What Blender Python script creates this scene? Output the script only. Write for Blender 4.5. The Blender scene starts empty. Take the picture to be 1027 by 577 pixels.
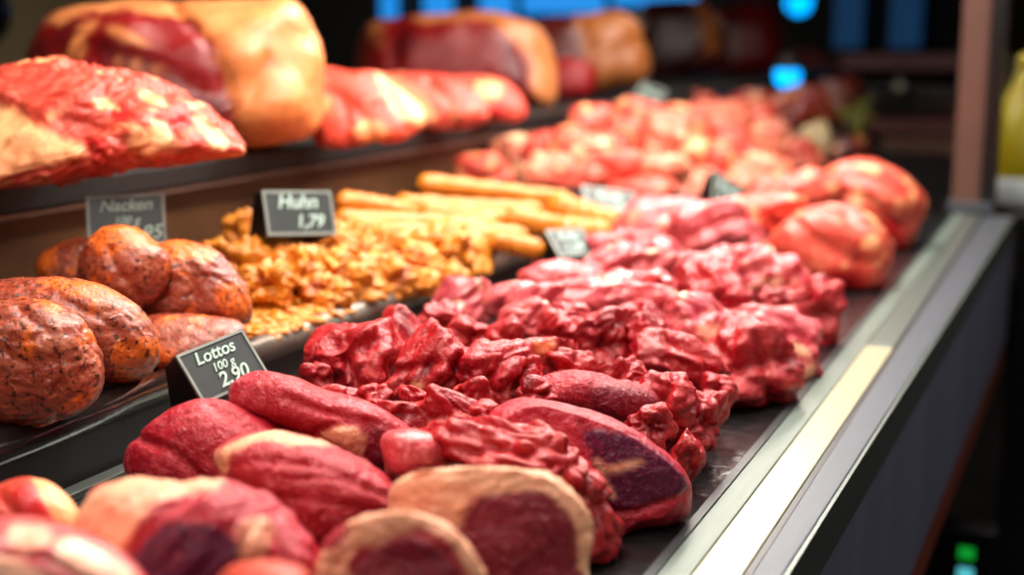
import bpy, bmesh, math, random
import numpy as np
from mathutils import Vector, Matrix, noise
random.seed(7)
C = bpy.context.scene.collection
sc = bpy.context.scene

# ------------------------------------------------------------------ camera geometry
F = 1320.0; CX, CY = 513.5, 288.5
ZC = 1.26                                  # camera height above the floor
PIT = math.atan(250.5/F); YAW = math.atan(589.5/math.hypot(F, 250.5))
FW = np.array([-math.sin(YAW)*math.cos(PIT), math.cos(YAW)*math.cos(PIT), -math.sin(PIT)])
RT = np.array([math.cos(YAW), math.sin(YAW), 0.0])
UP = np.cross(RT, FW)
CAM = np.array([0, 0, ZC])
def ray(px, py):
    return FW + (px-CX)/F*RT - (py-CY)/F*UP          # depth 1 along the view axis
def at_x(px, py, x):
    d = ray(px, py); return CAM + d*(x/d[0])
def at_y(px, py, y):
    d = ray(px, py); return CAM + d*(y/d[1])
def at_z(px, py, z):
    d = ray(px, py); return CAM + d*((z-ZC)/d[2])

# ------------------------------------------------------------------ the counter's own surfaces
BED = 0.90; TX0, TX1 = -0.745, -1.08; TZ0, TZ1 = 0.952, 0.985; SHELF = 1.102
BEDR = -0.255
def surf(x, y):
    if x > TX0: return BED
    if x > TX1: return TZ0 + (TZ1-TZ0)*(TX0-x)/(TX0-TX1)
    return SHELF
def pile(x, y, zone):
    if zone == 'bed':
        t = (x+0.495)/0.235
        h = 0.078 if y < 2.0 else 0.10
        return BED + (h*math.sqrt(max(0, 1-t*t)) if abs(t) < 1 else 0)
    if zone == 'tier':
        t = (x+0.91)/0.175
        h = 0.05 if y < 2.35 else 0.10
        return surf(min(x, TX0-.001), y) + (h*math.sqrt(max(0, 1-t*t)) if abs(t) < 1 else 0)
    return SHELF + 0.05
def depth_at(px, py, zone):
    d = ray(px, py); D = 0.35
    while D < 7:
        p = CAM + d*D
        if zone == 'bed' and p[0] < TX0-.03 and p[2] > TZ0: pass
        if (p[2] <= pile(p[0], p[1], zone)):
            return D
        D += 0.004
    return D

# ------------------------------------------------------------------ materials
def lin(c):
    return tuple(((v/255)/12.92 if v/255 <= .04045 else ((v/255+.055)/1.055)**2.4) for v in c[:3]) + (1,)
def newmat(name):
    m = bpy.data.materials.new(name); m.use_nodes = True
    return m, m.node_tree.nodes, m.node_tree.links, m.node_tree.nodes['Principled BSDF']
def simple(name, col, rough=.5, metal=0, noise_amt=.15, scale=30, bump=0, emit=None, strength=1, coat=0, stretch=(1,1,1)):
    m, N, L, B = newmat(name)
    B.inputs['Roughness'].default_value = rough; B.inputs['Metallic'].default_value = metal
    B.inputs['Coat Weight'].default_value = coat
    tc = N.new('ShaderNodeTexCoord'); mp = N.new('ShaderNodeMapping'); mp.inputs['Scale'].default_value = stretch
    L.new(tc.outputs['Object'], mp.inputs[0])
    n = N.new('ShaderNodeTexNoise'); n.inputs['Scale'].default_value = scale; n.inputs['Detail'].default_value = 6
    L.new(mp.outputs[0], n.inputs['Vector'])
    r = N.new('ShaderNodeMix'); r.data_type = 'RGBA'
    c = lin(col); r.inputs['A'].default_value = tuple(v*(1-noise_amt) for v in c[:3])+(1,)
    r.inputs['B'].default_value = tuple(min(1, v*(1+noise_amt)) for v in c[:3])+(1,)
    L.new(n.outputs['Fac'], r.inputs['Factor']); L.new(r.outputs['Result'], B.inputs['Base Color'])
    if bump:
        b = N.new('ShaderNodeBump'); b.inputs['Strength'].default_value = bump; b.inputs['Distance'].default_value = .002
        L.new(n.outputs['Fac'], b.inputs['Height']); L.new(b.outputs[0], B.inputs['Normal'])
    if emit:
        B.inputs['Emission Color'].default_value = lin(emit); B.inputs['Emission Strength'].default_value = strength
    return m
def ramp(N, L, src, p0, p1):
    r = N.new('ShaderNodeMapRange'); r.interpolation_type = 'SMOOTHSTEP'
    r.inputs['From Min'].default_value = p0; r.inputs['From Max'].default_value = p1
    L.new(src, r.inputs['Value']); return r.outputs['Result']
def meat(name, lean, pale, fat, dark, rough=.33, marb=.35, palef=.5, spec=.75, sss=.05, nscale=28, bump=.35, specks=None, speck_amt=.6, fine=190):
    m, N, L, B = newmat(name)
    geo = N.new('ShaderNodeNewGeometry'); oi = N.new('ShaderNodeObjectInfo')
    add = N.new('ShaderNodeVectorMath'); add.operation = 'MULTIPLY_ADD'
    cb = N.new('ShaderNodeCombineXYZ')
    for k in range(3): L.new(oi.outputs['Random'], cb.inputs[k])
    L.new(cb.outputs[0], add.inputs[0]); add.inputs[1].default_value = (3, 5, 7)
    L.new(geo.outputs['Position'], add.inputs[2])
    def nz(scale, detail=5, dist=0.0, rough_=.6):
        n = N.new('ShaderNodeTexNoise'); n.inputs['Scale'].default_value = scale; n.inputs['Detail'].default_value = detail
        n.inputs['Distortion'].default_value = dist; n.inputs['Roughness'].default_value = rough_
        L.new(add.outputs[0], n.inputs['Vector']); return n.outputs['Fac']
    def mix(fac, a, b, mode='MIX'):
        x = N.new('ShaderNodeMix'); x.data_type = 'RGBA'; x.blend_type = mode
        if isinstance(fac, (int, float)): x.inputs['Factor'].default_value = fac
        else: L.new(fac, x.inputs['Factor'])
        for s, v in (('A', a), ('B', b)):
            if isinstance(v, tuple): x.inputs[s].default_value = v
            else: L.new(v, x.inputs[s])
        return x.outputs['Result']
    def mul(a, k):
        x = N.new('ShaderNodeMath'); x.operation = 'MULTIPLY'; L.new(a, x.inputs[0])
        if isinstance(k, (int, float)): x.inputs[1].default_value = k
        else: L.new(k, x.inputs[1])
        return x.outputs[0]
    lc = tuple(v*.72 for v in lin(lean)[:3])+(1,)
    base = mix(nz(nscale, 6, .6), lc, lin(lean))
    base = mix(mul(ramp(N, L, nz(nscale*1.7, 4, 1.2), .48, .68), palef), base, lin(pale))
    af = N.new('ShaderNodeAttribute'); af.attribute_name = 'fat'
    ad = N.new('ShaderNodeAttribute'); ad.attribute_name = 'dark'
    base = mix(ad.outputs['Fac'], base, mix(nz(60, 4, .5), lin(dark), tuple(v*1.9 for v in lin(dark)[:3])+(1,)))
    base = mix(mul(ramp(N, L, nz(fine*.5, 4, 2.5), .56, .68), marb), base, lin(pale))
    fatc = mix(ramp(N, L, nz(40, 5, .8), .35, .7), tuple(min(1, v*1.06+.015) for v in lin(fat)[:3])+(1,), mix(.28, lin(fat), lin(lean)))
    base = mix(af.outputs['Fac'], base, fatc)
    if specks:
        vo = N.new('ShaderNodeTexNoise'); vo.inputs['Scale'].default_value = 230; vo.inputs['Detail'].default_value = 2
        L.new(add.outputs[0], vo.inputs['Vector'])
        base = mix(mul(ramp(N, L, vo.outputs['Fac'], .57, .64), speck_amt), base, lin(specks))
    L.new(base, B.inputs['Base Color'])
    rr = N.new('ShaderNodeMapRange'); rr.inputs['To Min'].default_value = rough-.1; rr.inputs['To Max'].default_value = rough+.15
    L.new(nz(70, 3), rr.inputs['Value']); L.new(rr.outputs[0], B.inputs['Roughness'])
    B.inputs['Specular IOR Level'].default_value = spec
    B.inputs['Subsurface Weight'].default_value = sss; B.inputs['Subsurface Radius'].default_value = (1, .25, .15)
    B.inputs['Subsurface Scale'].default_value = .006
    b = N.new('ShaderNodeBump'); b.inputs['Strength'].default_value = bump; b.inputs['Distance'].default_value = .003
    L.new(nz(fine, 4, .3), b.inputs['Height']); L.new(b.outputs[0], B.inputs['Normal'])
    return m

M = {}
M['beef'] = meat('raw_beef', (184, 14, 28), (222, 84, 78), (250, 160, 112), (92, 6, 16), spec=.65, rough=.29, bump=.8, fine=190, palef=.35)
M['steak'] = meat('raw_steak', (186, 26, 46), (228, 104, 112), (255, 182, 142), (108, 8, 30), spec=.5, rough=.3, bump=1.0, fine=230)
M['purple'] = meat('purple_steak', (190, 22, 48), (224, 88, 98), (255, 178, 140), (74, 6, 44), spec=.5, rough=.3, bump=.8, fine=230)
M['pinkbeef'] = meat('pale_beef', (212, 74, 82), (240, 134, 130), (250, 184, 152), (130, 20, 50), palef=.7, rough=.28, bump=.5)
M['fatty'] = meat('fatty_meat', (216, 70, 54), (242, 134, 106), (248, 172, 116), (166, 18, 22), spec=.4, palef=.45, sss=.06)
M['poultry'] = meat('pale_meat', (226, 112, 84), (240, 160, 126), (246, 196, 154), (200, 40, 50), spec=.4, palef=.8, nscale=18)
M['joint'] = meat('large_joint', (146, 12, 18), (186, 56, 52), (234, 144, 80), (84, 4, 10), palef=.35, sss=.05, nscale=14)
M['seasoned'] = meat('seasoned_roast', (160, 66, 42), (206, 122, 90), (228, 106, 24), (120, 36, 18), rough=.27, specks=(40, 12, 4), speck_amt=.85, marb=.15, palef=.6, nscale=16, bump=.6, sss=.05)
M['yellow'] = meat('marinated_meat', (222, 130, 8), (246, 168, 26), (250, 190, 60), (140, 54, 2), rough=.4, marb=.3, palef=.6, sss=.1, bump=.5)
M['roll'] = meat('marinated_roll', (216, 122, 4), (236, 152, 16), (240, 170, 50), (168, 84, 8), rough=.42, marb=.15, palef=.4, sss=.1)
M['creammeat'] = meat('cream_meat', (206, 176, 128), (224, 200, 156), (236, 214, 170), (150, 110, 70), spec=.3, nscale=18)
M['brownjoint'] = meat('smoked_joint', (96, 18, 14), (150, 50, 34), (196, 116, 54), (48, 6, 6), nscale=14)
M['steel_dark'] = simple('wet_dark_steel', (27, 27, 28), .24, .3, .7, 60, .8)
M['black'] = simple('black_plastic', (14, 12, 13), .3, 0, .3, 40, .2)
M['rimblack'] = simple('glossy_black_enamel', (30, 27, 26), .16, .2, .4, 60, .35, coat=.5)
M['tier'] = simple('black_tray_enamel', (30, 24, 23), .28, .3, .4, 30, .3)
M['tray_grey'] = simple('worn_grey_tray', (120, 108, 98), .35, .6, .35, 60, .3)
M['rail'] = simple('brushed_steel', (112, 120, 114), .38, .8, .2, 30, .08, stretch=(8, .5, 8))
M['rail_dark'] = simple('dark_steel', (78, 82, 90), .45, .5, .2, 30, .05, stretch=(8, .5, 8))
M['railgreen'] = simple('grey_green_steel', (96, 108, 100), .42, .3, .2, 30, .08, stretch=(8, .5, 8))
M['matteblack'] = simple('matte_black_shelf', (12, 10, 10), .6, 0, .3, 30, .1)
M['cream'] = simple('reflection_cream', (160, 152, 126), .3, 0, .12, 40, .1, stretch=(4, 1, 4))
M['gasket'] = simple('black_rubber', (16, 22, 24), .4)
M['panel'] = simple('slate_painted_panel', (112, 114, 134), .38, .3, .25, 3, 0, stretch=(1, 4, .3))
M['wood'] = simple('red_brown_wood', (110, 44, 22), .5, 0, .4, 10, .1, stretch=(1, 1, 8))
M['riser'] = simple('brown_riser', (96, 64, 40), .38, .2, .7, 9, .1, stretch=(1, 1, 3))
M['post'] = simple('rose_brown_post', (106, 74, 64), .4, .2, .15, 12)
M['floor'] = simple('dark_tiled_floor', (26, 22, 22), .4, 0, .4, 6)
M['olive'] = simple('olive_plaster', (150, 130, 92), .8, 0, .15, 5)
M['darkwall'] = simple('near_black_wall', (20, 18, 17), .7, 0, .3, 4)
M['greywall'] = simple('brown_grey_wall', (70, 62, 54), .7, 0, .15, 4)
M['blue'] = simple('lit_blue_window', (20, 60, 110), .4, 0, .1, 3, emit=(30, 140, 226), strength=1.1)
M['bluedim'] = simple('dim_blue_window', (20, 50, 80), .4, 0, .1, 3, emit=(40, 90, 140), strength=.3)
M['bluelamp'] = simple('blue_lamp', (10, 120, 200), .4, 0, .1, 3, emit=(0, 150, 235), strength=3.4)
M['green'] = simple('green_led', (10, 90, 20), .4, emit=(20, 190, 60), strength=.55)
M['cyan'] = simple('cyan_led', (20, 120, 140), .4, emit=(90, 200, 210), strength=.9)
M['board'] = simple('chalkboard', (44, 50, 49), .45, 0, .3, 60)
M['frame'] = simple('grey_green_border', (128, 136, 128), .45, 0, .3, 90)
M['chalk'] = simple('chalk_lettering', (168, 194, 184), .7, 0, .15, 120)
M['bottle'] = simple('yellow_bottle', (150, 134, 4), .3, 0, .1, 10)
M['bottlelabel'] = simple('white_label', (196, 204, 204), .5, 0, .1, 20)
M['leaf'] = simple('green_leaf', (96, 100, 24), .45, 0, .4, 50)
M['paperw'] = simple('pale_ceramic', (206, 196, 170), .4, 0, .15, 20)
M['tube'] = simple('lit_tube', (255, 240, 220), .4, 0, 0, 5, emit=(255, 226, 190), strength=6)
def glassm():
    m, N, L, B = newmat('clear_glass')
    B.inputs['Transmission Weight'].default_value = 1; B.inputs['Roughness'].default_value = .0
    B.inputs['IOR'].default_value = 1.1; B.inputs['Base Color'].default_value = (.8, .86, .88, 1)
    return m
M['glass'] = glassm()

# ------------------------------------------------------------------ object helpers
def link(name, me, mat=None, parent=None, smooth=False):
    o = bpy.data.objects.new(name, me); C.objects.link(o)
    if mat: me.materials.append(mat)
    if smooth and len(me.polygons): me.polygons.foreach_set('use_smooth', [True]*len(me.polygons))
    if parent: o.parent = parent
    return o
def tag(o, label=None, cat=None, group=None, kind=None):
    if label: o['label'] = label
    if cat: o['category'] = cat
    if group: o['group'] = group
    if kind: o['kind'] = kind
    return o
def empty(name, loc, label, cat, group=None):
    o = bpy.data.objects.new(name, None); C.objects.link(o); o.location = loc; o.empty_display_size = .05
    return tag(o, label, cat, group)
def finish(bm, name, mat, parent=None, bevel=0, smooth=False, local=None):
    if bevel:
        bmesh.ops.bevel(bm, geom=list(bm.edges), offset=bevel, segments=2, affect='EDGES', profile=.6)
    bmesh.ops.recalc_face_normals(bm, faces=bm.faces)
    if parent is not None and local is None:
        bmesh.ops.translate(bm, vec=-Vector(parent.location), verts=bm.verts)
    me = bpy.data.meshes.new(name); bm.to_mesh(me); bm.free()
    return link(name, me, mat, parent, smooth)
def box(name, x0, x1, y0, y1, z0, z1, mat, parent=None, bevel=.002):
    bm = bmesh.new(); bmesh.ops.create_cube(bm, size=1)
    for v in bm.verts:
        v.co = Vector(((x0+x1)/2+v.co.x*(x1-x0), (y0+y1)/2+v.co.y*(y1-y0), (z0+z1)/2+v.co.z*(z1-z0)))
    return finish(bm, name, mat, parent, bevel)
def profile(name, rows, mat, parent=None, closed=True, bevel=0, smooth=False):
    """rows: list of (y, [(x,z)...]) cross-sections along the counter, joined into one solid"""
    bm = bmesh.new(); rings = []
    for y, sec in rows: rings.append([bm.verts.new((x, y, z)) for x, z in sec])
    n = len(rings[0])
    for a, b in zip(rings, rings[1:]):
        for i in range(n): bm.faces.new((a[i], a[(i+1) % n], b[(i+1) % n], b[i]))
    bm.faces.new(rings[0]); bm.faces.new(rings[-1])
    return finish(bm, name, mat, parent, bevel, smooth)
def rrect(x0, x1, z0, z1): return [(x0, z0), (x1, z0), (x1, z1), (x0, z1)]

# ------------------------------------------------------------------ meat sculpting
_ico = {}
def ico(sub):
    if sub not in _ico:
        bm = bmesh.new(); bmesh.ops.create_icosphere(bm, subdivisions=sub, radius=1)
        v = np.array([x.co[:] for x in bm.verts]); f = [[a.index for a in p.verts] for p in bm.faces]; bm.free()
        v /= np.linalg.norm(v, axis=1)[:, None]
        _ico[sub] = (v, f)
    return _ico[sub]
def smooth_poly(poly, k=6):
    P = [np.array(p, float) for p in poly]; n = len(P); out = []
    for i in range(n):
        a, b, c, d = P[i-1], P[i], P[(i+1) % n], P[(i+2) % n]
        for j in range(k):
            t = j/k
            out.append(.5*((2*b)+(-a+c)*t+(2*a-5*b+4*c-d)*t*t+(-a+3*b-3*c+d)*t**3))
    return np.array(out)
def radial(poly, c, nth=360):
    P = smooth_poly(poly)-c; Q = np.roll(P, -1, axis=0); R = np.zeros(nth)
    for i in range(nth):
        th = 2*math.pi*i/nth; d = np.array([math.cos(th), math.sin(th)])
        e = Q-P; den = d[0]*e[:, 1]-d[1]*e[:, 0]; den[abs(den) < 1e-9] = 1e-9
        t = (P[:, 0]*e[:, 1]-P[:, 1]*e[:, 0])/den; s = (P[:, 0]*d[1]-P[:, 1]*d[0])/den
        ok = (s >= -1e-6) & (s <= 1+1e-6) & (t > 0)
        R[i] = t[ok].max() if ok.any() else 1
    return R
def inside(px, py, poly):
    P = smooth_poly(poly, 4); r = np.zeros(len(px), bool); n = len(P)
    for i in range(n):
        x0, y0 = P[i]; x1, y1 = P[(i+1) % n]
        if y0 == y1: continue
        r ^= ((y0 > py) != (y1 > py)) & (px < (x1-x0)*(py-y0)/(y1-y0)+x0)
    return r
def segdist(px, py, line):
    d = np.full(len(px), 1e9)
    for (x0, y0), (x1, y1) in zip(line, line[1:]):
        vx, vy = x1-x0, y1-y0; L2 = vx*vx+vy*vy+1e-9
        t = np.clip(((px-x0)*vx+(py-y0)*vy)/L2, 0, 1)
        d = np.minimum(d, np.hypot(px-x0-t*vx, py-y0-t*vy))
    return d
def softin(px, py, poly, w):
    d = segdist(px, py, list(map(tuple, smooth_poly(poly, 3)))+[tuple(smooth_poly(poly, 3)[0])])
    s = np.where(inside(px, py, poly), 1, -1)*d
    return np.clip(.5+s/(2*w), 0, 1)
def fbm(p, s, o=3):
    return noise.fractal(Vector((p[0]*s, p[1]*s, p[2]*s)), 1.0, 2.0, o)
def centroid(poly):
    P = smooth_poly(poly); x, y = P[:, 0], P[:, 1]; x1, y1 = np.roll(x, -1), np.roll(y, -1)
    a = (x*y1-x1*y); A = a.sum()/2
    return np.array([((x+x1)*a).sum()/(6*A), ((y+y1)*a).sum()/(6*A)])

def piece(name, label, cat, mat, poly, z=None, D=None, T=None, tv=0., tu=0., fat=(), dark=(), groove=(), bump=(), group=None,
          sub=5, lump=.006, ls=22, wr=.0006, ws=60, box_=.8, sup=None, cuts=0, seed=0, center=None, fatnoise=.0, darknoise=0., zone='bed', flat=0, an=.38, wave=7):
    """a closed, solid blob of meat: silhouette from an outline at distance D, rounded thickness T, creases and patches of fat"""
    rnd = random.Random(seed or hash(label) % 9999 if False else seed+len(label)*31+int(poly[0][0]))
    c = np.array(center, float) if center is not None else centroid(poly)
    R = radial([tuple(p) for p in poly], c)
    if D is None:
        d = ray(*c)
        if zone == 'bed': D = (BED+z-ZC)/d[2]
        elif zone == 'tier':
            lo = 0.4
            while (CAM+d*lo)[2] > surf(min((CAM+d*lo)[0], TX0-.001), 0)*1+z and lo < 6: lo += .003
            D = lo
        elif zone == 'shelf':
            yb = smooth_poly(poly)[:, 1].max(); D = (SHELF-ZC)/ray(c[0], yb-2)[2]+z
    size = math.sqrt(R.mean()**2)*D/F
    if T is None: T = size*.85
    v, f = ico(sub)
    th = (np.arctan2(v[:, 1], v[:, 0]) % (2*math.pi)); r = np.clip(np.hypot(v[:, 0], v[:, 1]), 0, 1)
    idx = th/(2*math.pi)*360; i0 = idx.astype(int) % 360; fr = idx-np.floor(idx)
    RR = R[i0]*(1-fr)+R[(i0+1) % 360]*fr
    rp = r**box_*(.985 if box_ in (.61, .62) else 1.03)
    w = np.sign(v[:, 2])*np.abs(v[:, 2])**.9
    if flat: w = np.where(w > flat, flat+(w-flat)*.12, w)
    px = c[0]+np.cos(th)*RR*rp; py = c[1]+np.sin(th)*RR*rp
    a = (px-CX)/F; b = -(py-CY)/F; rc = ray(*c); rcu = rc/np.linalg.norm(rc)
    P = CAM+D*(FW[None]+a[:, None]*RT[None]+b[:, None]*UP[None])
    off = -T*w+tv*D*(b+(c[1]-CY)/F)+tu*D*(a-(c[0]-CX)/F)
    P = P+off[:, None]*rcu[None]
    # outward direction
    nx = np.cos(th)*r; ny = -np.sin(th)*r
    Nn = nx[:, None]*RT+ny[:, None]*UP-w[:, None]*rcu
    Nn /= np.linalg.norm(Nn, axis=1)[:, None]
    ctr = P.mean(axis=0)
    sd = rnd.uniform(0, 50)
    Ns = np.empty(len(v)); Ws = np.empty(len(v)); Fs = np.empty(len(v))
    ta = rnd.uniform(-.5, .9); axv = math.cos(ta)*RT+math.sin(ta)*UP+rnd.uniform(-.5, .5)*FW; axv /= np.linalg.norm(axv)
    def stretch(P): return P-(1-an)*(P@axv)[:, None]*axv[None]
    Q = stretch(P-ctr)
    for i, p in enumerate(Q): Ns[i] = fbm((p[0]+sd, p[1], p[2]), ls, 2)
    P = P+(lump*Ns)[:, None]*Nn
    facet = np.zeros(len(v))
    # flat cut facets
    for k in range(cuts):
        q = Vector((rnd.gauss(0, 1), rnd.gauss(0, 1)-.4, rnd.gauss(0, .8)+.3)).normalized(); q = np.array(q)
        h = (P-ctr)@q; lim = h.max()*rnd.uniform(.58, .86)
        ex = np.maximum(0, h-lim); P -= ex[:, None]*q*.95
        facet = np.maximum(facet, np.clip(ex*400, 0, 1)*rnd.uniform(0, .55))
    disp = np.zeros(len(v)); pxs = D/F
    for g in groove:
        line, dep, wid = g; d = segdist(px, py, line); disp -= dep*pxs*np.exp(-(d/wid)**2)*np.clip(w*3+.6, 0, 1)
    for bx, by, br, bh in bump:
        d = np.hypot(px-bx, py-by); disp += bh*pxs*np.exp(-(d/br)**2)*np.clip(w*3+.6, 0, 1)
    Q = stretch(P-ctr)
    for i, p in enumerate(P):
        q = (Q[i][0]+sd, Q[i][1], Q[i][2])
        Ws[i] = 3*abs(noise.noise(Vector((q[0]*ws, q[1]*ws, q[2]*ws*.8))))+2.4*abs(noise.noise(Vector((q[0]*ws*2.3, q[1]*ws*2.3+9, q[2]*ws*2))))-1; Fs[i] = fbm((p[0], p[1]+sd, p[2]), 38, 3)
    disp += wr*(Ws-Ws.mean()+.25)
    P = P+disp[:, None]*Nn
    fa = np.zeros(len(v)); da = facet
    wv = Fs*wave+np.array([noise.noise(Vector((p[0]*90, p[1]*90, p[2]*90+sd))) for p in P])*wave*.7
    for poly_ in fat: fa = np.maximum(fa, softin(px+wv, py+wv*.7, poly_, 3))
    for poly_ in dark: da = np.maximum(da, softin(px+wv*.5, py-wv*.5, poly_, 4))
    if fatnoise: fa = np.maximum(fa, np.clip((Fs+Ns*.5-(.55-fatnoise))*4, 0, 1))
    if darknoise: da = np.maximum(da, np.clip((-Fs-Ns-(.6-darknoise))*3, 0, 1)*.8)
    # rest on the surface below
    for i, p in enumerate(P):
        if sup is not None: s = sup
        elif zone == 'bed': s = BED
        elif zone == 'tier': s = surf(min(p[0], TX0-.001) if p[0] > TX1 else TX1+.001, 0)
        else: s = SHELF
        if p[2] < s+.001: P[i][2] = s+.001+ (p[2]-s)*.01
        if zone == 'bed' and p[0] < TX0+.012: P[i][0] = TX0+.012
        if zone == 'tier' and p[0] < TX1+.006: P[i][0] = TX1+.006
    o0 = P.mean(axis=0); o0[2] = P[:, 2].min()
    me = bpy.data.meshes.new(name); me.from_pydata((P-o0).tolist(), [], f)
    for nm, arr in (('fat', fa), ('dark', da)):
        at = me.attributes.new(nm, 'FLOAT', 'POINT'); at.data.foreach_set('value', arr.astype(np.float32))
    me.update()
    bm = bmesh.new(); bm.from_mesh(me); bmesh.ops.recalc_face_normals(bm, faces=bm.faces); bm.to_mesh(me); bm.free()
    o = link(name, me, M[mat], None, True); o.location = o0
    return tag(o, label, cat, group)

def ell(cx, cy, w, h, rot=0, rnd=random, rough=.12):
    out = []; a = math.radians(rot); n = 10; ph = rnd.uniform(0, 6)
    for i in range(n):
        t = 2*math.pi*i/n; k = 1+rough*math.sin(2*t+ph)*rnd.uniform(.3, 1)+rough*rnd.uniform(-1, 1)
        x, y = w/2*k*math.copysign(abs(math.cos(t))**.8, math.cos(t)), h/2*k*math.copysign(abs(math.sin(t))**.8, math.sin(t))
        out.append((cx+x*math.cos(a)-y*math.sin(a), cy+x*math.sin(a)+y*math.cos(a)))
    return out
def chunk(name, label, cat, mat, cx, cy, w, h, rot=0, zone='bed', group=None, cuts=3, seed=1, grooves=2, back=.35, k=1., **kw):
    rnd = random.Random(seed*77+int(cx*13+cy))
    poly = ell(cx, cy, w*1.16, h*1.22, rot, rnd)
    D = depth_at(cx, cy, zone)
    s = math.sqrt(w*h)/2*D/F
    D += s*back
    gr = []
    for j in range(grooves):
        t = rnd.uniform(0, math.pi); r = min(w, h)*.5; ox, oy = rnd.uniform(-.25, .25)*w, rnd.uniform(-.25, .25)*h
        bx, by = rnd.uniform(-.2, .2)*w, rnd.uniform(-.2, .2)*h
        gr.append(([(cx+ox-math.cos(t)*w*.5, cy+oy-math.sin(t)*h*.5), (cx+ox+bx, cy+oy+by), (cx+ox+math.cos(t)*w*.5, cy+oy+math.sin(t)*h*.5)], r*.22*k, r*.16+1.2))
    kw.setdefault('lump', .009*min(1.6, s/.02)); kw.setdefault('ls', 36); kw.setdefault('wr', .0026); kw.setdefault('ws', 60); kw.setdefault('an', .22)
    return piece(name, label, cat, mat, poly, D=D, T=s*1.0, groove=gr, cuts=cuts, seed=seed, sub=kw.pop('sub', 5 if w > 38 and D < 2 else 4), zone=zone, group=group, **kw)
# ================================================================== THE COUNTER
YS = [.2, .6, 1.0, 1.4, 1.8, 2.2, 2.85]
def ox(y): return -.192+.017*min(y, 2.85)               # outer face creeps outwards along its length
case = empty('display_case', (-.6, 1.6, 0), 'long refrigerated butcher counter with slate front panel and steel front rail', 'display case')
profile('bed', [(y, rrect(-.76, BEDR, .86, BED)) for y in (.2, 2.86)], M['steel_dark'], case, bevel=.002)
profile('back_trim', [(y, rrect(TX0+.014, TX0+.03, .9, .906)) for y in (.2, 2.8)], M['rail'], case, bevel=.001)
profile('gasket', [(y, rrect(BEDR, BEDR+.007, .86, .904)) for y in (.2, 2.86)], M['gasket'], case)
profile('inner_rail', [(y, rrect(BEDR+.007, -.227, .86, .9025)) for y in (.2, 2.86)], M['railgreen'], case, bevel=.001)
profile('rail_reflection', [(y, rrect(-.2265, -.195, .86, .902)) for y in (.2, 1.56)], M['cream'], case, bevel=.001)  # pale colour stands in for a light reflected along the near rail
profile('steel_strip', [(y, rrect(-.2265, -.195, .86, .9018)) for y in (1.562, 2.86)], M['rail'], case, bevel=.001)
profile('seam', [(y, rrect(-.1945, -.190, .86, .9005)) for y in (.2, 2.5)], M['gasket'], case)
profile('outer_rail', [(y, rrect(-.1895, ox(y)+.008, .865, .902)) for y in YS], M['rail_dark'], case, bevel=.0015)
profile('edge_trim', [(y, rrect(ox(y)+.009, ox(y)+.012, .86, .9025)) for y in YS], M['rail'], case)
profile('front_panel', [(y, rrect(ox(y)-.03, ox(y)+.0115, .645, .864)) for y in YS], M['panel'], case, bevel=.001)
profile('kick_board', [(y, rrect(ox(y)-.06, ox(y)+.008, .585, .644)) for y in YS], M['wood'], case)
profile('plinth', [(y, rrect(-.7, ox(y)-.08, 0, .584)) for y in YS], M['black'], case)
profile('cabinet_body', [(y, rrect(-1.5, -.762, .0, .90)) for y in (.2, 2.86, 6.8)], M['black'], case)
profile('rear_bed', [(y, rrect(-.76, -.25, .80, .898)) for y in (2.9, 4.4)], M['black'], case)

# black and grey trays on the middle tier
def tray(y0, y1, mat, label):
    t = empty('meat_tray', (-.91, (y0+y1)/2, .9), label, 'tray', None)
    profile('tray_floor', [(y, [(TX0-.002, .902), (TX0-.002, TZ0), (TX1, TZ1), (TX1, .902)]) for y in (y0+.004, y1-.004)], M['tier'], t)
    profile('rim', [(y, [(TX0-.006-.016*math.cos(2*math.pi*k/24), TZ0-.002+.016*math.sin(2*math.pi*k/24)) for k in range(24)]) for y in (y0, (y0*2+y1)/3, (y0+2*y1)/3, y1)], M[mat], t, smooth=True)
    profile('rim_face', [(y, rrect(TX0-.0015, TX0+.008, .903, TZ0-.006)) for y in (y0, y1)], M['matteblack' if mat != 'tray_grey' else 'tier'], t)
    box('end_rim', TX1+.01, TX0, y1-.012, y1-.002, .95, TZ1+.01, M[mat], t, .002)
    return t
tray(.25, 1.0, 'rimblack', 'glossy black tray edge under the peppered brown roasts')
tray(1.02, 2.18, 'tray_grey', 'worn grey tray under the yellow marinated meat')
tray(2.2, 4.6, 'tray_grey', 'tray under the distant pale pink meat heap')
rs = case
profile('riser', [(y, rrect(-1.12, -1.085, .90, 1.068)) for y in (.3, 6.8)], M['riser'], rs)
profile('shelf_board', [(y, rrect(-2.0, -1.06, 1.074, SHELF)) for y in (.3, 6.8)], M['matteblack'], rs, bevel=.003)
profile('shelf_trim', [(y, rrect(-1.11, -1.064, 1.066, 1.073)) for y in (.3, 6.8)], M['tray_grey'], rs, bevel=.001)
profile('support', [(y, rrect(-1.98, -1.6, 0, 1.072)) for y in (.3, 6.8)], M['black'], rs)

# end pane and post
ep = empty('end_screen', (-.3, 2.88, .9), 'upright rose-brown post with clear end pane at far end of the counter', 'glass screen')
box('post', -.258, -.203, 2.868, 2.93, .904, 1.75, M['post'], ep, .004)
box('post_base', -.266, -.175, 2.862, 2.935, .9035, .925, M['rail_dark'], ep, .003)
box('black_edge', -.2025, -.172, 2.868, 2.93, .904, 1.75, M['black'], ep, .002)
box('pane', -.62, -.263, 2.895, 2.901, .93, 1.75, M['glass'], ep, .0005)

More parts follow.
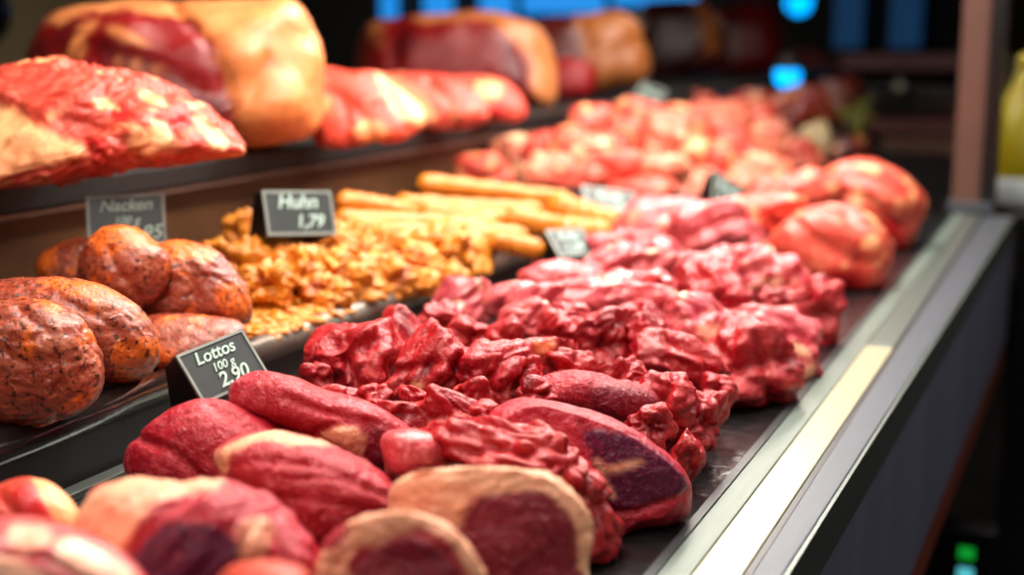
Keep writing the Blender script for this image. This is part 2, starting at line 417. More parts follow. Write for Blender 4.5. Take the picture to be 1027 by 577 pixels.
# ================================================================== ROOM
def S(o): o['kind'] = 'structure'; return o
S(box('floor', -9, 4, -1, 12, -.05, 0, M['floor']))
S(box('wall_back', -9, 4, 9.5, 9.6, 0, 3, M['darkwall']))
S(box('wall_left', -3.3, -3.2, -1, 4.35, 0, 3, M['olive']))
S(box('wall_right', .9, 1.0, -1, 9.5, 0, 3, M['darkwall']))
S(box('ceiling', -9, 4, -1, 12, 3, 3.05, M['darkwall']))
def wn(px0, px1, py0, py1, y):
    a = at_y(px0, py1, y); b = at_y(px1, py0, y); return a[0], b[0], a[2], max(b[2], a[2]+.5)
for i, (a, b, py) in enumerate([(383, 396, 24), (426, 452, 24), (482, 514, 24), (524, 606, 14), (614, 700, 6)]):
    x0, x1, z0, z1 = wn(a, b, py-90, py, 9.4)
    o = S(box('window_%d' % (i+1), x0, x1, 9.38, 9.44, z0, z1, M['blue'], None, .01))
for i, (a, b) in enumerate([(836, 870), (892, 930)]):
    x0, x1, z0, z1 = wn(a, b, -80, 48, 9.4)
    S(box('window_%d' % (i+6), x0, x1, 9.38, 9.44, z0, z1, M['bluedim'], None, .01))
def disc(name, px, py, y, rpx, mat, label, cat, group=None):
    p = at_y(px, py, y); r = rpx*np.dot(p-CAM, FW)/F
    o = empty(name, tuple(p), label, cat, group)
    bm = bmesh.new(); bmesh.ops.create_uvsphere(bm, u_segments=24, v_segments=16, radius=r); finish(bm, 'bulb', M[mat], o, local=1, smooth=True)
    bm = bmesh.new(); bmesh.ops.create_cone(bm, segments=24, radius1=r*1.15, radius2=r*.5, depth=r*1.2, cap_ends=True)
    bmesh.ops.translate(bm, vec=(0, 0, r*1.1), verts=bm.verts); finish(bm, 'lamp_cap', M['black'], o, local=1)
    bm = bmesh.new(); bmesh.ops.create_cone(bm, segments=8, radius1=.0015, radius2=.0015, depth=2.99-p[2]-r*1.6, cap_ends=True)
    bmesh.ops.translate(bm, vec=(0, 0, r*1.6+(2.99-p[2]-r*1.6)/2), verts=bm.verts); finish(bm, 'cord', M['black'], o, local=1)
    return o
disc('blue_lamp', 790, 76, 4.3, 13, 'bluelamp', 'round glowing blue lamp just right of the far joints', 'lamp')
disc('blue_lamp', 801, 2, 7.4, 13, 'bluelamp', 'blue lamp at the top edge above the round blue one', 'lamp')
disc('small_lamp', 903, 86, 5.2, 6, 'paperw', 'small pale round lamp seen through the end pane', 'lamp')
# tall dark cupboard behind the end pane, with shelves
cb = empty('back_cabinet', tuple(at_y(880, 120, 5.4)), 'dark brown cabinet with shelves seen through the end pane', 'cabinet')
cx0 = at_y(838, 100, 5.4)[0]; cx1 = at_y(1100, 100, 5.4)[0]
box('back_panel', cx0, cx1, 5.6, 5.63, .3, at_y(860, 56, 5.4)[2], M['greywall'], cb)
M['shelfbrown'] = simple('brown_shelf_wood', (120, 84, 66), .5, 0, .3, 14)
M['maroon'] = simple('maroon_packing', (92, 50, 46), .5, 0, .3, 14)
for py, th, mt in ((62, .03, 'maroon'), (98, .05, 'black'), (128, .04, 'maroon'), (150, .07, 'shelfbrown'), (178, .1, 'black')):
    z = at_y(860, py, 5.4)[2]
    box('cabinet_shelf', cx0+.02, cx1-.4, 5.35, 5.6, z-th, z+th, M[mt], cb, .004)
# grey-brown wall panel to the right with bottle
S(box('wall_far_side', -.02, .9, 4.2, 4.25, 0, 2.6, M['greywall']))
lg = empty('side_ledge', (.1, 3.25, 0), 'black side ledge carrying the yellow bottle', 'ledge')
box('ledge_top', -.15, .5, 2.98, 3.6, .86, .892, M['black'], lg, .004)
box('ledge_support', -.13, .48, 3.0, 3.58, 0, .86, M['black'], lg, .004)
bp = at_z(1012, 222, .894); bp[1] = max(bp[1], 3.05); bp = at_y(1020, 222, 3.15)
bt = empty('bottle', (bp[0], 3.15, .893), 'yellow plastic bottle with white label cut off at the right edge', 'bottle')
def lathe(name, prof, mat, parent, seg=32):
    bm = bmesh.new(); rings = [[bm.verts.new((r*math.cos(2*math.pi*i/seg), r*math.sin(2*math.pi*i/seg), z)) for i in range(seg)] for r, z in prof]
    for a, b in zip(rings, rings[1:]):
        for i in range(seg): bm.faces.new((a[i], a[(i+1) % seg], b[(i+1) % seg], b[i]))
    bm.faces.new(rings[0]); bm.faces.new(rings[-1])
    return finish(bm, name, mat, parent, smooth=True, local=1)
lathe('bottle_body', [(.07, 0), (.082, .008), (.085, .03), (.085, .11), (.078, .16), (.056, .215), (.034, .26), (.024, .285), (.021, .30)], M['bottle'], bt)
lathe('bottle_label', [(.0855, .006), (.0863, .008), (.0863, .062), (.0855, .064)], M['bottlelabel'], bt)
lathe('bottle_cap', [(.022, .300), (.024, .303), (.024, .322), (.014, .334)], M['bottle'], bt)
# small status display low in the dark aisle
dv = empty('status_display', tuple(at_y(967, 565, 2.3)), 'small black box with green and cyan lights low in the aisle', 'display')
p = dv.location
box('housing', p.x-.05, p.x+.05, p.y, p.y+.06, p.z-.06, p.z+.06, M['black'], dv, .004)
box('green_light', p.x-.010, p.x+.016, p.y-.004, p.y, p.z+.008, p.z+.030, M['green'], dv, .001)
box('cyan_light', p.x-.010, p.x+.016, p.y-.004, p.y, p.z-.030, p.z-.008, M['cyan'], dv, .001)
box('stand', p.x-.012, p.x+.012, p.y+.02, p.y+.045, 0, p.z-.062, M['black'], dv, .002)
# unidentified dark round object at the upper left; its lamp form is made up
rp = at_y(-42, 10, 2.6)
rd = empty('round_object', tuple(rp), 'dark round-edged object cut off at the upper left corner', 'lamp')
lathe('round_body', [(.005, .10), (.05, .098), (.10, .07), (.128, .02), (.13, -.01), (.12, -.05), (.09, -.09), (.04, -.11), (.005, -.112)], M['black'], rd)
box('cord', rp[0]-.004, rp[0]+.004, rp[1]-.004, rp[1]+.004, rp[2]+.1, 2.99, M['black'], rd, 0)
# green herbs and a pale bowl near the end pane
def at_d(px, py, D): return CAM+ray(px, py)*D
hb = empty('herb_bunch', tuple(at_d(860, 122, 3.5)), 'yellow-green leafy garnish bunch behind the far meat heap', 'herbs')
bm = bmesh.new(); rl = random.Random(3)
for i in range(46):
    a = rl.uniform(0, 6.28); e = rl.uniform(-.6, 1.2); rr = rl.uniform(.01, .045)
    cpt = Vector((math.cos(a)*math.cos(e)*rr, math.sin(a)*math.cos(e)*rr, math.sin(e)*rr+.02))
    q = Matrix.Rotation(rl.uniform(0, 6), 3, 'X') @ Matrix.Rotation(rl.uniform(0, 6), 3, 'Z')
    vs = [bm.verts.new(cpt+q@Vector(t)) for t in ((-.014, 0, 0), (-.005, .008, .002), (.006, .008, .002), (.015, 0, 0), (.006, -.008, .002), (-.005, -.008, .002))]
    bm.faces.new(vs)
finish(bm, 'leaves', M['leaf'], hb, local=1)
bm = bmesh.new(); bmesh.ops.create_cone(bm, segments=12, radius1=.012, radius2=.02, depth=.06, cap_ends=True); bmesh.ops.translate(bm, vec=(0, 0, -.03), verts=bm.verts)
finish(bm, 'stalk', M['leaf'], hb, local=1)

# ================================================================== PRICE TAGS
def price_tag(label, quadc, D, wpx, hpx, roll, yaw, pitch, lines, side=.35, depth=.03):
    p = at_d(quadc[0], quadc[1], D); s = D/F; w, h = wpx*s, hpx*s
    t = empty('price_tag', tuple(p), label, 'price tag', 'black chalkboard price tags')
    R0 = Matrix((tuple(RT), tuple(UP), tuple(-FW))).transposed()
    Rm = R0 @ Matrix.Rotation(math.radians(roll), 3, 'Z') @ Matrix.Rotation(math.radians(yaw), 3, 'Y') @ Matrix.Rotation(math.radians(pitch), 3, 'X')
    t.rotation_euler = Rm.to_euler()
    def lb(name, x0, x1, y0, y1, z0, z1, mat, bev=.0006):
        bm = bmesh.new(); bmesh.ops.create_cube(bm, size=1)
        for v in bm.verts: v.co = Vector(((x0+x1)/2+v.co.x*(x1-x0), (y0+y1)/2+v.co.y*(y1-y0), (z0+z1)/2+v.co.z*(z1-z0)))
        return finish(bm, name, mat, t, bev, local=1)
    # wedge-shaped holder
    bm = bmesh.new()
    V = [bm.verts.new(q) for q in ((-w/2, -h/2, -depth), (w/2, -h/2, -depth), (w/2, -h/2, 0), (-w/2, -h/2, 0), (-w/2, h/2, -depth*.35), (w/2, h/2, -depth*.35), (w/2, h/2, 0), (-w/2, h/2, 0))]
    for fc in ((0, 1, 2, 3), (4, 5, 6, 7), (0, 1, 5, 4), (1, 2, 6, 5), (2, 3, 7, 6), (3, 0, 4, 7)): bm.faces.new([V[i] for i in fc])
    finish(bm, 'holder', M['black'], t, .001, local=1)
    lb('board', -w/2+.0015, w/2-.0015, -h/2+.0015, h/2-.0015, .0003, .0018, M['board'])
    b = .0022*D
    bm = bmesh.new()
    for x0, x1, y0, y1 in ((-w/2, w/2, h/2-b, h/2), (-w/2, w/2, -h/2, -h/2+b), (-w/2, -w/2+b, -h/2+b, h/2-b), (w/2-b, w/2, -h/2+b, h/2-b)):
        m4 = Matrix.Translation(((x0+x1)/2, (y0+y1)/2, .0015)) @ Matrix.Diagonal((x1-x0, y1-y0, .0022, 1))
        bmesh.ops.create_cube(bm, size=1, matrix=m4)
    finish(bm, 'border', M['frame'], t, local=1)
    for tx, cxr, cyr, hr in lines:
        cu = bpy.data.curves.new('lettering', 'FONT'); cu.body = tx; cu.align_x = 'CENTER'; cu.align_y = 'CENTER'
        cu.size = h*hr; cu.shear = .25; cu.extrude = .0003; cu.offset = h*hr*.02
        to = bpy.data.objects.new('tmp', cu); C.objects.link(to)
        bpy.context.view_layer.update()
        me = bpy.data.meshes.new_from_object(to.evaluated_get(bpy.context.evaluated_depsgraph_get()))
        bpy.data.objects.remove(to)
        o = link('lettering', me, M['chalk'], t); o.location = (w*cxr, h*cyr, .0023)
    return t
price_tag('sharp chalkboard price tag leaning at the front edge of the black tray', (223, 368), 1.02, 84, 56, 25, 46, -10,
          [('Lottos', -.02, .28, .33), ('100 g', 0, .02, .22), ('2,90', .05, -.24, .38)], depth=.055)
price_tag('grey-framed chalkboard price tag behind the peppered roasts', (127, 221), 1.37, 76, 52, 4, 10, -8,
          [('Nacken', .0, .28, .32), ('100 g', 0, -.02, .22), ('1,95', .22, -.28, .38)], depth=.02)
price_tag('chalkboard price tag behind the yellow marinated nuggets', (300, 214), 1.50, 78, 46, 3, 38, -10,
          [('Huhn', -.02, .24, .44), ('1,79', .12, -.2, .40)], depth=.05)
price_tag('chalkboard price tag at the near right end of the yellow rolls', (572, 244), 1.80, 48, 34, 6, 36, -34,
          [('Rolle', 0, .22, .36), ('1,59', 0, -.2, .42)], depth=.05)
price_tag('chalkboard price tag behind the right end of the yellow rolls', (612, 205), 2.15, 58, 38, -6, 18, -36,
          [('Rolle', 0, .22, .36), ('1,59', 0, -.2, .42)], depth=.05)
price_tag('dark blue-black price tag between pink meat and pale heap', (728, 196), 2.35, 38, 42, -26, 30, -34,
          [('Rind', 0, .18, .34), ('1,89', 0, -.2, .38)], depth=.05)
price_tag('blurred price tag left of the pale heap below the upper shelf', (536, 146), 2.75, 30, 38, -14, -14, -36,
          [('Pute', 0, .18, .36), ('0,99', 0, -.2, .38)], depth=.02)
price_tag('farthest blurred price tag on the dark edge of the upper shelf', (650, 98), 3.25, 28, 36, -24, -14, -36,
          [('Filet', 0, .18, .36), ('2,19', 0, -.2, .38)], depth=.02)

# ================================================================== UPPER SHELF
A = 'raw meat'
piece('beef_slab', 'broad fatty beef slab lying at the left end of the upper shelf', A, 'fatty',
      [(-40, 84), (0, 71), (50, 64), (110, 68), (160, 84), (200, 104), (228, 130), (237, 152), (200, 158), (120, 168), (60, 180), (0, 186), (-40, 186)],
      z=.02, zone='shelf', T=.09, tv=.5, sub=6, lump=.010, ls=22, wr=.003, ws=60, center=(100, 130), wave=10,
      fat=[[(-40, 100), (0, 103), (22, 112), (40, 126), (78, 142), (74, 158), (30, 166), (0, 180), (-40, 180)], [(128, 128), (150, 120), (175, 135), (168, 150), (140, 156), (124, 150)], [(200, 122), (212, 124), (224, 138), (222, 148), (205, 146)], [(96, 98), (110, 98), (114, 108), (98, 108)], [(140, 92), (152, 92), (160, 106), (146, 106)]],
      dark=[[(82, 137), (104, 140), (102, 156), (84, 154)], [(172, 114), (190, 118), (188, 130), (174, 126)], [(108, 106), (130, 110), (130, 124), (110, 122)]],
      groove=[([(60, 120), (110, 132), (140, 160)], 6, 5), ([(-10, 100), (40, 124), (90, 150)], 4, 5), ([(150, 120), (190, 125), (225, 150)], 4, 4), ([(85, 135), (95, 150), (70, 165)], 5, 4), ([(160, 88), (190, 115), (215, 130)], 3, 4), ([(170, 125), (178, 150)], 4, 3)], fatnoise=.04)
piece('rib_roast', 'huge rib roast with dark cut face and thick orange fat cap', A, 'joint',
      [(30, 60), (34, 44), (50, 20), (90, 8), (150, 7), (240, 4), (280, 2), (300, 14), (314, 50), (319, 90), (312, 130), (285, 143), (240, 150), (150, 150), (60, 100), (30, 68)],
      z=.02, zone='shelf', T=.13, sub=6, lump=.010, ls=14, center=(190, 78), box_=.6,
      fat=[[(168, 0), (190, 18), (212, 45), (226, 80), (234, 115), (238, 160), (340, 160), (340, -10), (160, -10)], [(45, 18), (90, 2), (175, 2), (200, 14), (150, 15), (100, 13), (62, 24)], [(86, 24), (96, 22), (90, 44), (78, 60), (72, 56)], [(112, 26), (135, 36), (152, 46), (146, 49), (120, 38)], [(130, 64), (185, 74), (184, 78), (135, 68)]],
      dark=[[(60, 30), (84, 18), (84, 45), (70, 62), (60, 50)], [(104, 44), (125, 42), (145, 56), (190, 80), (180, 90), (120, 70)], [(30, 48), (52, 42), (56, 64), (32, 66)], [(150, 80), (225, 100), (228, 120), (170, 95)]],
      groove=[([(175, 8), (205, 40), (222, 75), (232, 110), (236, 145)], 7, 6), ([(60, 65), (95, 50), (150, 62), (200, 90)], 5, 6), ([(262, 60), (250, 90), (240, 130)], 4, 5)], bump=[(280, 90, 30, 8), (130, 30, 20, 6), (240, 60, 18, 6), (280, 15, 20, 6)])
piece('beef_piece', 'red beef piece just right of the rib roast on the upper shelf', A, 'fatty',
      [(312, 70), (350, 70), (385, 74), (410, 95), (425, 118), (405, 140), (370, 143), (345, 150), (320, 145), (312, 110)], z=.02, zone='shelf', T=.05, tv=.4, sub=5, lump=.008,
      fat=[[(376, 76), (390, 80), (435, 118), (420, 128), (390, 104)], [(312, 95), (330, 96), (332, 108), (312, 110)], [(360, 125), (385, 125), (385, 140), (362, 142)]], groove=[([(330, 90), (360, 110), (375, 140)], 4, 5), ([(385, 85), (400, 110), (410, 130)], 5, 4), ([(345, 100), (350, 125), (350, 148)], 4, 4)])
piece('beef_piece', 'middle red beef piece in the row before the far purple joint', A, 'fatty',
      [(378, 76), (420, 74), (460, 78), (480, 95), (486, 118), (465, 128), (435, 132), (410, 118), (395, 95)], z=.02, zone='shelf', T=.05, tv=.4, lump=.008,
      fat=[[(385, 78), (402, 82), (432, 105), (432, 122), (410, 104)]], groove=[([(430, 80), (450, 100), (455, 128)], 4, 5)], fatnoise=.06)
piece('beef_piece', 'rightmost red beef piece with fatty end on the upper shelf', A, 'fatty',
      [(445, 80), (480, 77), (505, 80), (520, 95), (526, 112), (515, 122), (490, 120), (470, 126), (450, 118), (440, 98)], z=.02, zone='shelf', T=.05, tv=.4, lump=.008,
      fat=[[(478, 84), (498, 80), (500, 98), (484, 112), (474, 108)]], dark=[[(492, 104), (505, 102), (502, 120), (490, 120)]], groove=[([(470, 82), (474, 100), (470, 124)], 4, 4)])
piece('meat_joint', 'large purple-red joint with pale fat rim, behind the red pieces', A, 'joint',
      [(358, 75), (364, 40), (378, 22), (410, 18), (440, 15), (500, 15), (535, 27), (550, 55), (556, 95), (545, 108), (520, 100), (470, 105), (400, 100), (365, 95)],
      z=.02, zone='shelf', T=.13, lump=.010, ls=12, center=(460, 60), box_=.6, sub=5,
      fat=[[(480, 5), (500, 28), (528, 55), (535, 90), (540, 115), (570, 110), (565, 20), (520, 5)], [(412, 12), (450, 10), (490, 14), (480, 22), (430, 26)], [(372, 25), (388, 22), (384, 36), (374, 42)]],
      dark=[[(400, 30), (420, 28), (414, 55), (400, 58)], [(500, 40), (525, 60), (528, 95), (505, 70)]], groove=[([(398, 25), (396, 50), (400, 70)], 5, 5), ([(490, 15), (520, 40), (535, 80)], 4, 6)])
piece('meat_joint', 'brown-rimmed dark joint in the middle of the far shelf', A, 'brownjoint',
      [(528, 45), (536, 25), (560, 18), (620, 14), (640, 28), (649, 60), (645, 80), (615, 88), (590, 96), (560, 98), (540, 80)],
      z=.02, zone='shelf', T=.12, lump=.008, center=(590, 55), box_=.6, fat=[[(582, 8), (584, 40), (592, 90), (660, 90), (660, 8)]], groove=[([(582, 18), (590, 50), (592, 90)], 5, 5)])
piece('beef_piece', 'small bright red piece tucked between two far joints', A, 'beef', ell(571, 80, 46, 44), z=-.2, zone='shelf', T=.05, lump=.006)
piece('meat_joint', 'nearly black joint with thin tan edge on the far shelf', A, 'brownjoint',
      [(635, 40), (640, 12), (660, 2), (700, 2), (716, 18), (722, 50), (715, 68), (690, 74), (655, 78), (640, 65)],
      z=.02, zone='shelf', T=.12, lump=.008, box_=.6, fat=[[(690, -2), (704, 20), (706, 50), (725, 50), (722, 0)]], dark=[[(636, 10), (690, 5), (700, 40), (690, 80), (640, 80)]])
piece('meat_joint', 'dark red joint, last on the far end of the upper shelf', A, 'joint',
      [(715, 40), (718, 12), (745, 6), (775, 8), (782, 30), (780, 62), (755, 72), (720, 72)], z=.02, zone='shelf', T=.12, lump=.008, box_=.6, dark=[[(718, 10), (740, 8), (735, 70), (716, 70)]])

# ================================================================== PEPPERED ROASTS
def roast(label, poly, z, **kw):
    kw.setdefault('sub', 5); kw.setdefault('lump', .006); kw.setdefault('ls', 18)
    return piece('seasoned_roast', label, 'seasoned meat', 'seasoned', poly, z=z, zone='tier', group='peppered brown roasts on the black tray', fatnoise=kw.pop('fatnoise', .16), darknoise=.1, wr=.0009, ws=90, box_=kw.pop('box_', .75), **kw)
roast('peppered roast back left, half hidden beneath the upright tag', [(36, 268), (50, 250), (78, 240), (100, 248), (100, 275), (90, 290), (55, 290)], .05, fatnoise=.35)
roast('upright rounded peppered roast touching the grey-framed tag', [(79, 262), (86, 242), (108, 228), (137, 229), (157, 244), (168, 262), (160, 292), (130, 310), (98, 298), (82, 282)], .085,
      fat=[[(90, 238), (110, 222), (150, 230), (165, 250), (130, 245), (100, 255)]], groove=[([(110, 250), (120, 275), (140, 298)], 3, 4)])
roast('flat brown roast lying under the peppered one by the sharp tag', [(140, 322), (180, 315), (238, 322), (238, 345), (195, 362), (165, 366), (145, 350)], .03, tv=.5)
roast('plump peppered roast just above the sharp front price tag', [(132, 305), (139, 272), (150, 252), (175, 240), (208, 248), (232, 270), (247, 295), (250, 320), (225, 328), (170, 326), (138, 322)], .06,
      fat=[[(148, 255), (175, 238), (212, 248), (200, 262), (165, 265), (150, 285)], [(222, 285), (245, 290), (250, 322), (225, 320)]], groove=[([(190, 270), (195, 300), (180, 325)], 3, 4), ([(145, 290), (175, 300), (200, 295)], 2, 4)], sub=6)
roast('long peppered roast behind the leftmost big ball', [(-40, 300), (0, 283), (60, 280), (98, 286), (125, 303), (148, 330), (157, 352), (150, 374), (118, 384), (80, 380), (20, 370), (-40, 360)], .05,
      fat=[[(40, 282), (90, 282), (120, 300), (80, 300)], [(110, 345), (155, 340), (155, 378), (118, 384)]], groove=[([(60, 300), (100, 320), (130, 350)], 3, 5)], sub=6)
roast('big round peppered roast at the left edge, nearest of all', [(-45, 335), (-15, 308), (25, 302), (62, 310), (88, 335), (100, 372), (94, 398), (70, 413), (35, 423), (0, 423), (-35, 412)], .055,
      groove=[([(20, 312), (50, 340), (60, 380), (55, 415)], 3, 5), ([(-5, 350), (30, 365), (70, 360)], 2, 5)], dark=[], sub=6)

# ================================================================== YELLOW MARINATED MEAT
Y = 'marinated meat'
yl = [  # cx, cy, w, h, rot, label
 (248, 234, 40, 34, 0, 'round yellow nugget on top at the left of the yellow heap'),
 (222, 262, 36, 30, 20, 'leftmost yellow nugget low beside the brown roasts'),
 (246, 265, 38, 36, 0, 'yellow nugget directly under the topmost round one'),
 (268, 285, 40, 28, 10, None), (285, 248, 42, 30, -10, None), (292, 272, 44, 36, 0, None), (322, 245, 46, 34, 0, None),
 (325, 272, 46, 40, 0, None), (358, 262, 44, 36, 0, None), (352, 286, 48, 36, 5, None), (388, 252, 48, 32, 0, None), (384, 280, 46, 40, 0, None),
 (415, 266, 44, 40, 10, None), (412, 290, 46, 26, -5, 'dark orange nugget at the front rim of the yellow heap'), (440, 282, 40, 30, 20, None), (440, 252, 46, 34, 0, None),
 (468, 262, 34, 40, 30, 'curled yellow strip next to the red beef heap'), (325, 292, 46, 24, 0, None), (300, 226, 34, 18, 0, None), (352, 236, 50, 24, 0, None), (476, 245, 40, 22, 10, None)]
for i, (a, b, w, h, r, lb) in enumerate(yl):
    chunk('marinated_nugget', lb or 'small crumpled yellow-orange marinated nugget in the middle of the yellow heap', Y, 'yellow', a, b, w, h, r, 'tier', group=None if lb else 'yellow marinated nuggets', cuts=0, seed=i+3, grooves=4, k=1.2,
          lump=.012, ls=40, wr=.0042, ws=95, an=.75, darknoise=.2 if b > 262 else .1, back=.2)
def roll(label, x0, y0, x1, y1, th, D0, D1):
    a = at_d(x0, y0, D0); b = at_d(x1, y1, D1); r = th*1.28/2*(D0+D1)/2/F
    ax = Vector(b-a); L = ax.length; ax.normalize(); s = ax.cross(Vector((0, 0, 1))).normalized(); u = s.cross(ax)
    bm = bmesh.new(); n, m = 40, 20; rings = []; sd = x0*.37+y0
    for i in range(n+1):
        t = i/n; e = min(1, math.sqrt(max(0, 1-((abs(t-.5)*2-(1-2*r/L))/(2*r/L))**2)) if abs(t-.5)*2 > 1-2*r/L else 1); e = max(e, .03)
        bend = math.sin(t*3+sd)*r*.15
        ring = []
        for j in range(m):
            an = 2*math.pi*j/m; q = Vector(a)+ax*(t*L)+u*bend
            k = r*e*(1+.10*noise.noise(Vector((t*9+sd, math.cos(an)*1.2, math.sin(an)*1.2)))+.05*math.sin(t*38+an*1.0+sd))
            ring.append(bm.verts.new(q+s*math.cos(an)*k+u*math.sin(an)*k-Vector(a)))
        rings.append(ring)
    for p_, q_ in zip(rings, rings[1:]):
        for j in range(m): bm.faces.new((p_[j], p_[(j+1) % m], q_[(j+1) % m], q_[j]))
    bm.faces.new(rings[0]); bm.faces.new(rings[-1])
    o = finish(bm, 'marinated_roll', M['roll'], None, smooth=True); o.location = tuple(a)
    for nm in ('fat', 'dark'): o.data.attributes.new(nm, 'FLOAT', 'POINT')
    return tag(o, label, Y, 'yellow marinated rolls')
roll('topmost long yellow roll, directly below the cream-coloured pale piece', 418, 186, 572, 201, 17, 1.98, 2.12)
roll('short yellow roll at upper left of the roll stack', 337, 203, 412, 212, 17, 1.80, 1.86)
roll('long yellow roll just under the topmost one', 396, 203, 545, 214, 17, 1.90, 2.02)
roll('long yellow roll in the middle of the stack', 335, 219, 500, 226, 17, 1.76, 1.88)
roll('lowest long yellow roll above the crumpled nuggets', 372, 233, 500, 240, 18, 1.72, 1.80)
roll('right yellow roll ending beside the farther tag', 505, 218, 596, 233, 20, 1.92, 1.98)
roll('short thick yellow roll tip left of the nearer small tag', 488, 242, 546, 250, 17, 1.77, 1.79)
roll('stubby yellow roll between the two small tags', 548, 208, 624, 226, 26, 2.02, 2.06)
roll('left yellow roll half sunk behind the nugget heap', 336, 208, 420, 216, 15, 1.82, 1.88)
roll('bent yellow piece low at the right of the rolls', 556, 226, 612, 238, 22, 1.92, 1.96)
roll('yellow roll in the second row, right of the short upper left one', 420, 212, 520, 220, 16, 1.86, 1.94)
roll('yellow roll at the front of the stack over the nugget heap', 345, 226, 440, 236, 16, 1.71, 1.78)
roll('yellow roll poking out below the middle ones toward the nearer small tag', 440, 228, 530, 238, 17, 1.80, 1.86)
roll('yellow roll between the right roll and the middle long roll', 455, 216, 560, 226, 16, 1.90, 1.97)
# shredded yellow layer
bm = bmesh.new(); rl = random.Random(11)
fa_poly = [(236, 290), (262, 282), (300, 290), (345, 305), (350, 312), (310, 328), (262, 340), (246, 340), (240, 318)]
org = None
cnt = 0
while cnt < 330:
    x, y = rl.uniform(234, 352), rl.uniform(280, 342)
    if not inside(np.array([x]), np.array([y]), fa_poly)[0]: continue
    cnt += 1
    d = ray(x, y); D = .6
    while (CAM+d*D)[2] > surf(min((CAM+d*D)[0], TX0-.001), 0)+.010: D += .003
    q = CAM+d*D
    if org is None: org = Vector(q)
    mt = Matrix.Translation(Vector(q)-org+Vector((0, 0, rl.uniform(-.004, .004)))) @ Matrix.Rotation(rl.uniform(0, 6.28), 4, 'Z') @ Matrix.Rotation(rl.uniform(-.5, .5), 4, 'X') @ Matrix.Diagonal((rl.uniform(.006, .012), rl.uniform(.004, .006), rl.uniform(.0025, .005), 1))
    bmesh.ops.create_icosphere(bm, subdivisions=2, radius=1, matrix=mt)
o = finish(bm, 'shredded_meat', M['yellow'], None, smooth=True); o.location = org
for nm in ('fat', 'dark'):
    at_ = o.data.attributes.new(nm, 'FLOAT', 'POINT'); 
tag(o, 'flat layer of shredded orange-yellow meat in front of the nuggets', Y, kind='stuff')

# ================================================================== RED MEAT ON THE LOWER BED: front cuts
def steak(name, label, poly, z, **kw):
    kw.setdefault('sub', 6); kw.setdefault('lump', .005)
    return piece(name, label, A, kw.pop('mat', 'steak'), poly, z=z, **kw)
steak('beef_steak', 'red boneless steak behind the fatty one, at the left of the bed', [(131, 455), (140, 440), (155, 425), (180, 411), (212, 404), (245, 412), (275, 428), (300, 445), (320, 470), (300, 500), (200, 505), (150, 495), (133, 476)], .045, T=.045,
      groove=[([(140, 440), (175, 452), (200, 475), (215, 495)], 7, 4), ([(210, 410), (250, 432), (262, 445)], 4, 5)], bump=[(200, 440, 30, 6), (165, 470, 20, 5)])
steak('beef_steak', 'narrow dark pink steak wedged between two larger left ones', [(234, 425), (250, 413), (275, 416), (300, 425), (325, 440), (350, 455), (330, 470), (290, 465), (250, 445)], .05, T=.03)
steak('beef_tenderloin', 'long smooth dark pink tenderloin beside the sharp price tag', [(232, 397), (240, 382), (262, 373), (292, 378), (325, 392), (350, 398), (385, 412), (412, 430), (420, 448), (400, 468), (365, 472), (330, 452), (300, 435), (260, 420), (238, 410)], .072, T=.036, mat='steak',
      fat=[[(326, 440), (340, 428), (358, 430), (364, 440), (360, 456), (342, 452)]], dark=[[(368, 430), (388, 428), (390, 470), (366, 466)]], groove=[([(290, 400), (330, 415), (380, 425)], 5, 4), ([(318, 432), (345, 424), (370, 428)], 4, 4), ([(365, 425), (368, 470)], 4, 3)], bump=[(345, 440, 12, 5)])
steak('beef_cube', 'pinkish squared beef piece beside the end of the tenderloin', [(384, 440), (410, 431), (438, 437), (450, 452), (446, 476), (415, 484), (388, 478)], .066, T=.035, mat='pinkbeef', sub=5, box_=.6)
steak('beef_cube', 'rounded red piece right of the squared pink one', ell(472, 447, 60, 40), .072, T=.032, mat='beef', sub=5, groove=[([(455, 430), (462, 450), (460, 465)], 4, 3)])
steak('beef_steak', 'broad pink steak with fine grain in the centre front', [(220, 462), (228, 448), (250, 440), (288, 437), (330, 447), (368, 464), (393, 486), (400, 508), (388, 540), (350, 560), (305, 560), (262, 525), (235, 500)], .055, T=.05,
      fat=[[(218, 460), (245, 441), (285, 436), (335, 447), (300, 448), (262, 450), (235, 462), (222, 472)]], groove=[([(225, 470), (260, 462), (320, 470), (390, 500)], 3, 5), ([(250, 500), (310, 500), (380, 515)], 3, 4), ([(270, 480), (330, 482), (385, 498)], 2, 3)], wr=.0007, ws=70)
steak('beef_steak', 'crumpled red flap squeezed behind the fat-rimmed front steak', [(440, 438), (480, 424), (540, 432), (575, 455), (602, 490), (615, 535), (600, 558), (560, 556), (520, 500), (470, 470), (442, 460)], .05, T=.045, mat='beef', lump=.010, ls=35, wr=.004, ws=50,
      groove=[([(470, 430), (500, 450), (560, 470), (590, 520)], 6, 5), ([(460, 450), (520, 470), (560, 510)], 5, 4)])
steak('beef_steak', 'large steak with dark purple cut face near the right edge', [(492, 425), (508, 408), (532, 401), (572, 408), (612, 423), (652, 447), (680, 468), (692, 488), (690, 512), (672, 528), (645, 531), (622, 546), (606, 558), (592, 530), (570, 490), (535, 455), (505, 440)], .042, T=.042, mat='purple', flat=.6, wave=2.5,
      dark=[[(585, 432), (625, 438), (662, 458), (688, 482), (684, 495), (655, 505), (620, 512), (606, 500), (600, 470)]], fat=[[(599, 462), (603, 462), (608, 480), (616, 498), (612, 500), (602, 480)], [(602, 470), (635, 462), (640, 465), (606, 475)]],
      groove=[([(585, 425), (600, 460), (612, 500), (600, 550)], 4, 5), ([(600, 512), (640, 515), (688, 496)], 5, 4), ([(520, 410), (560, 430), (590, 450)], 2, 6)])
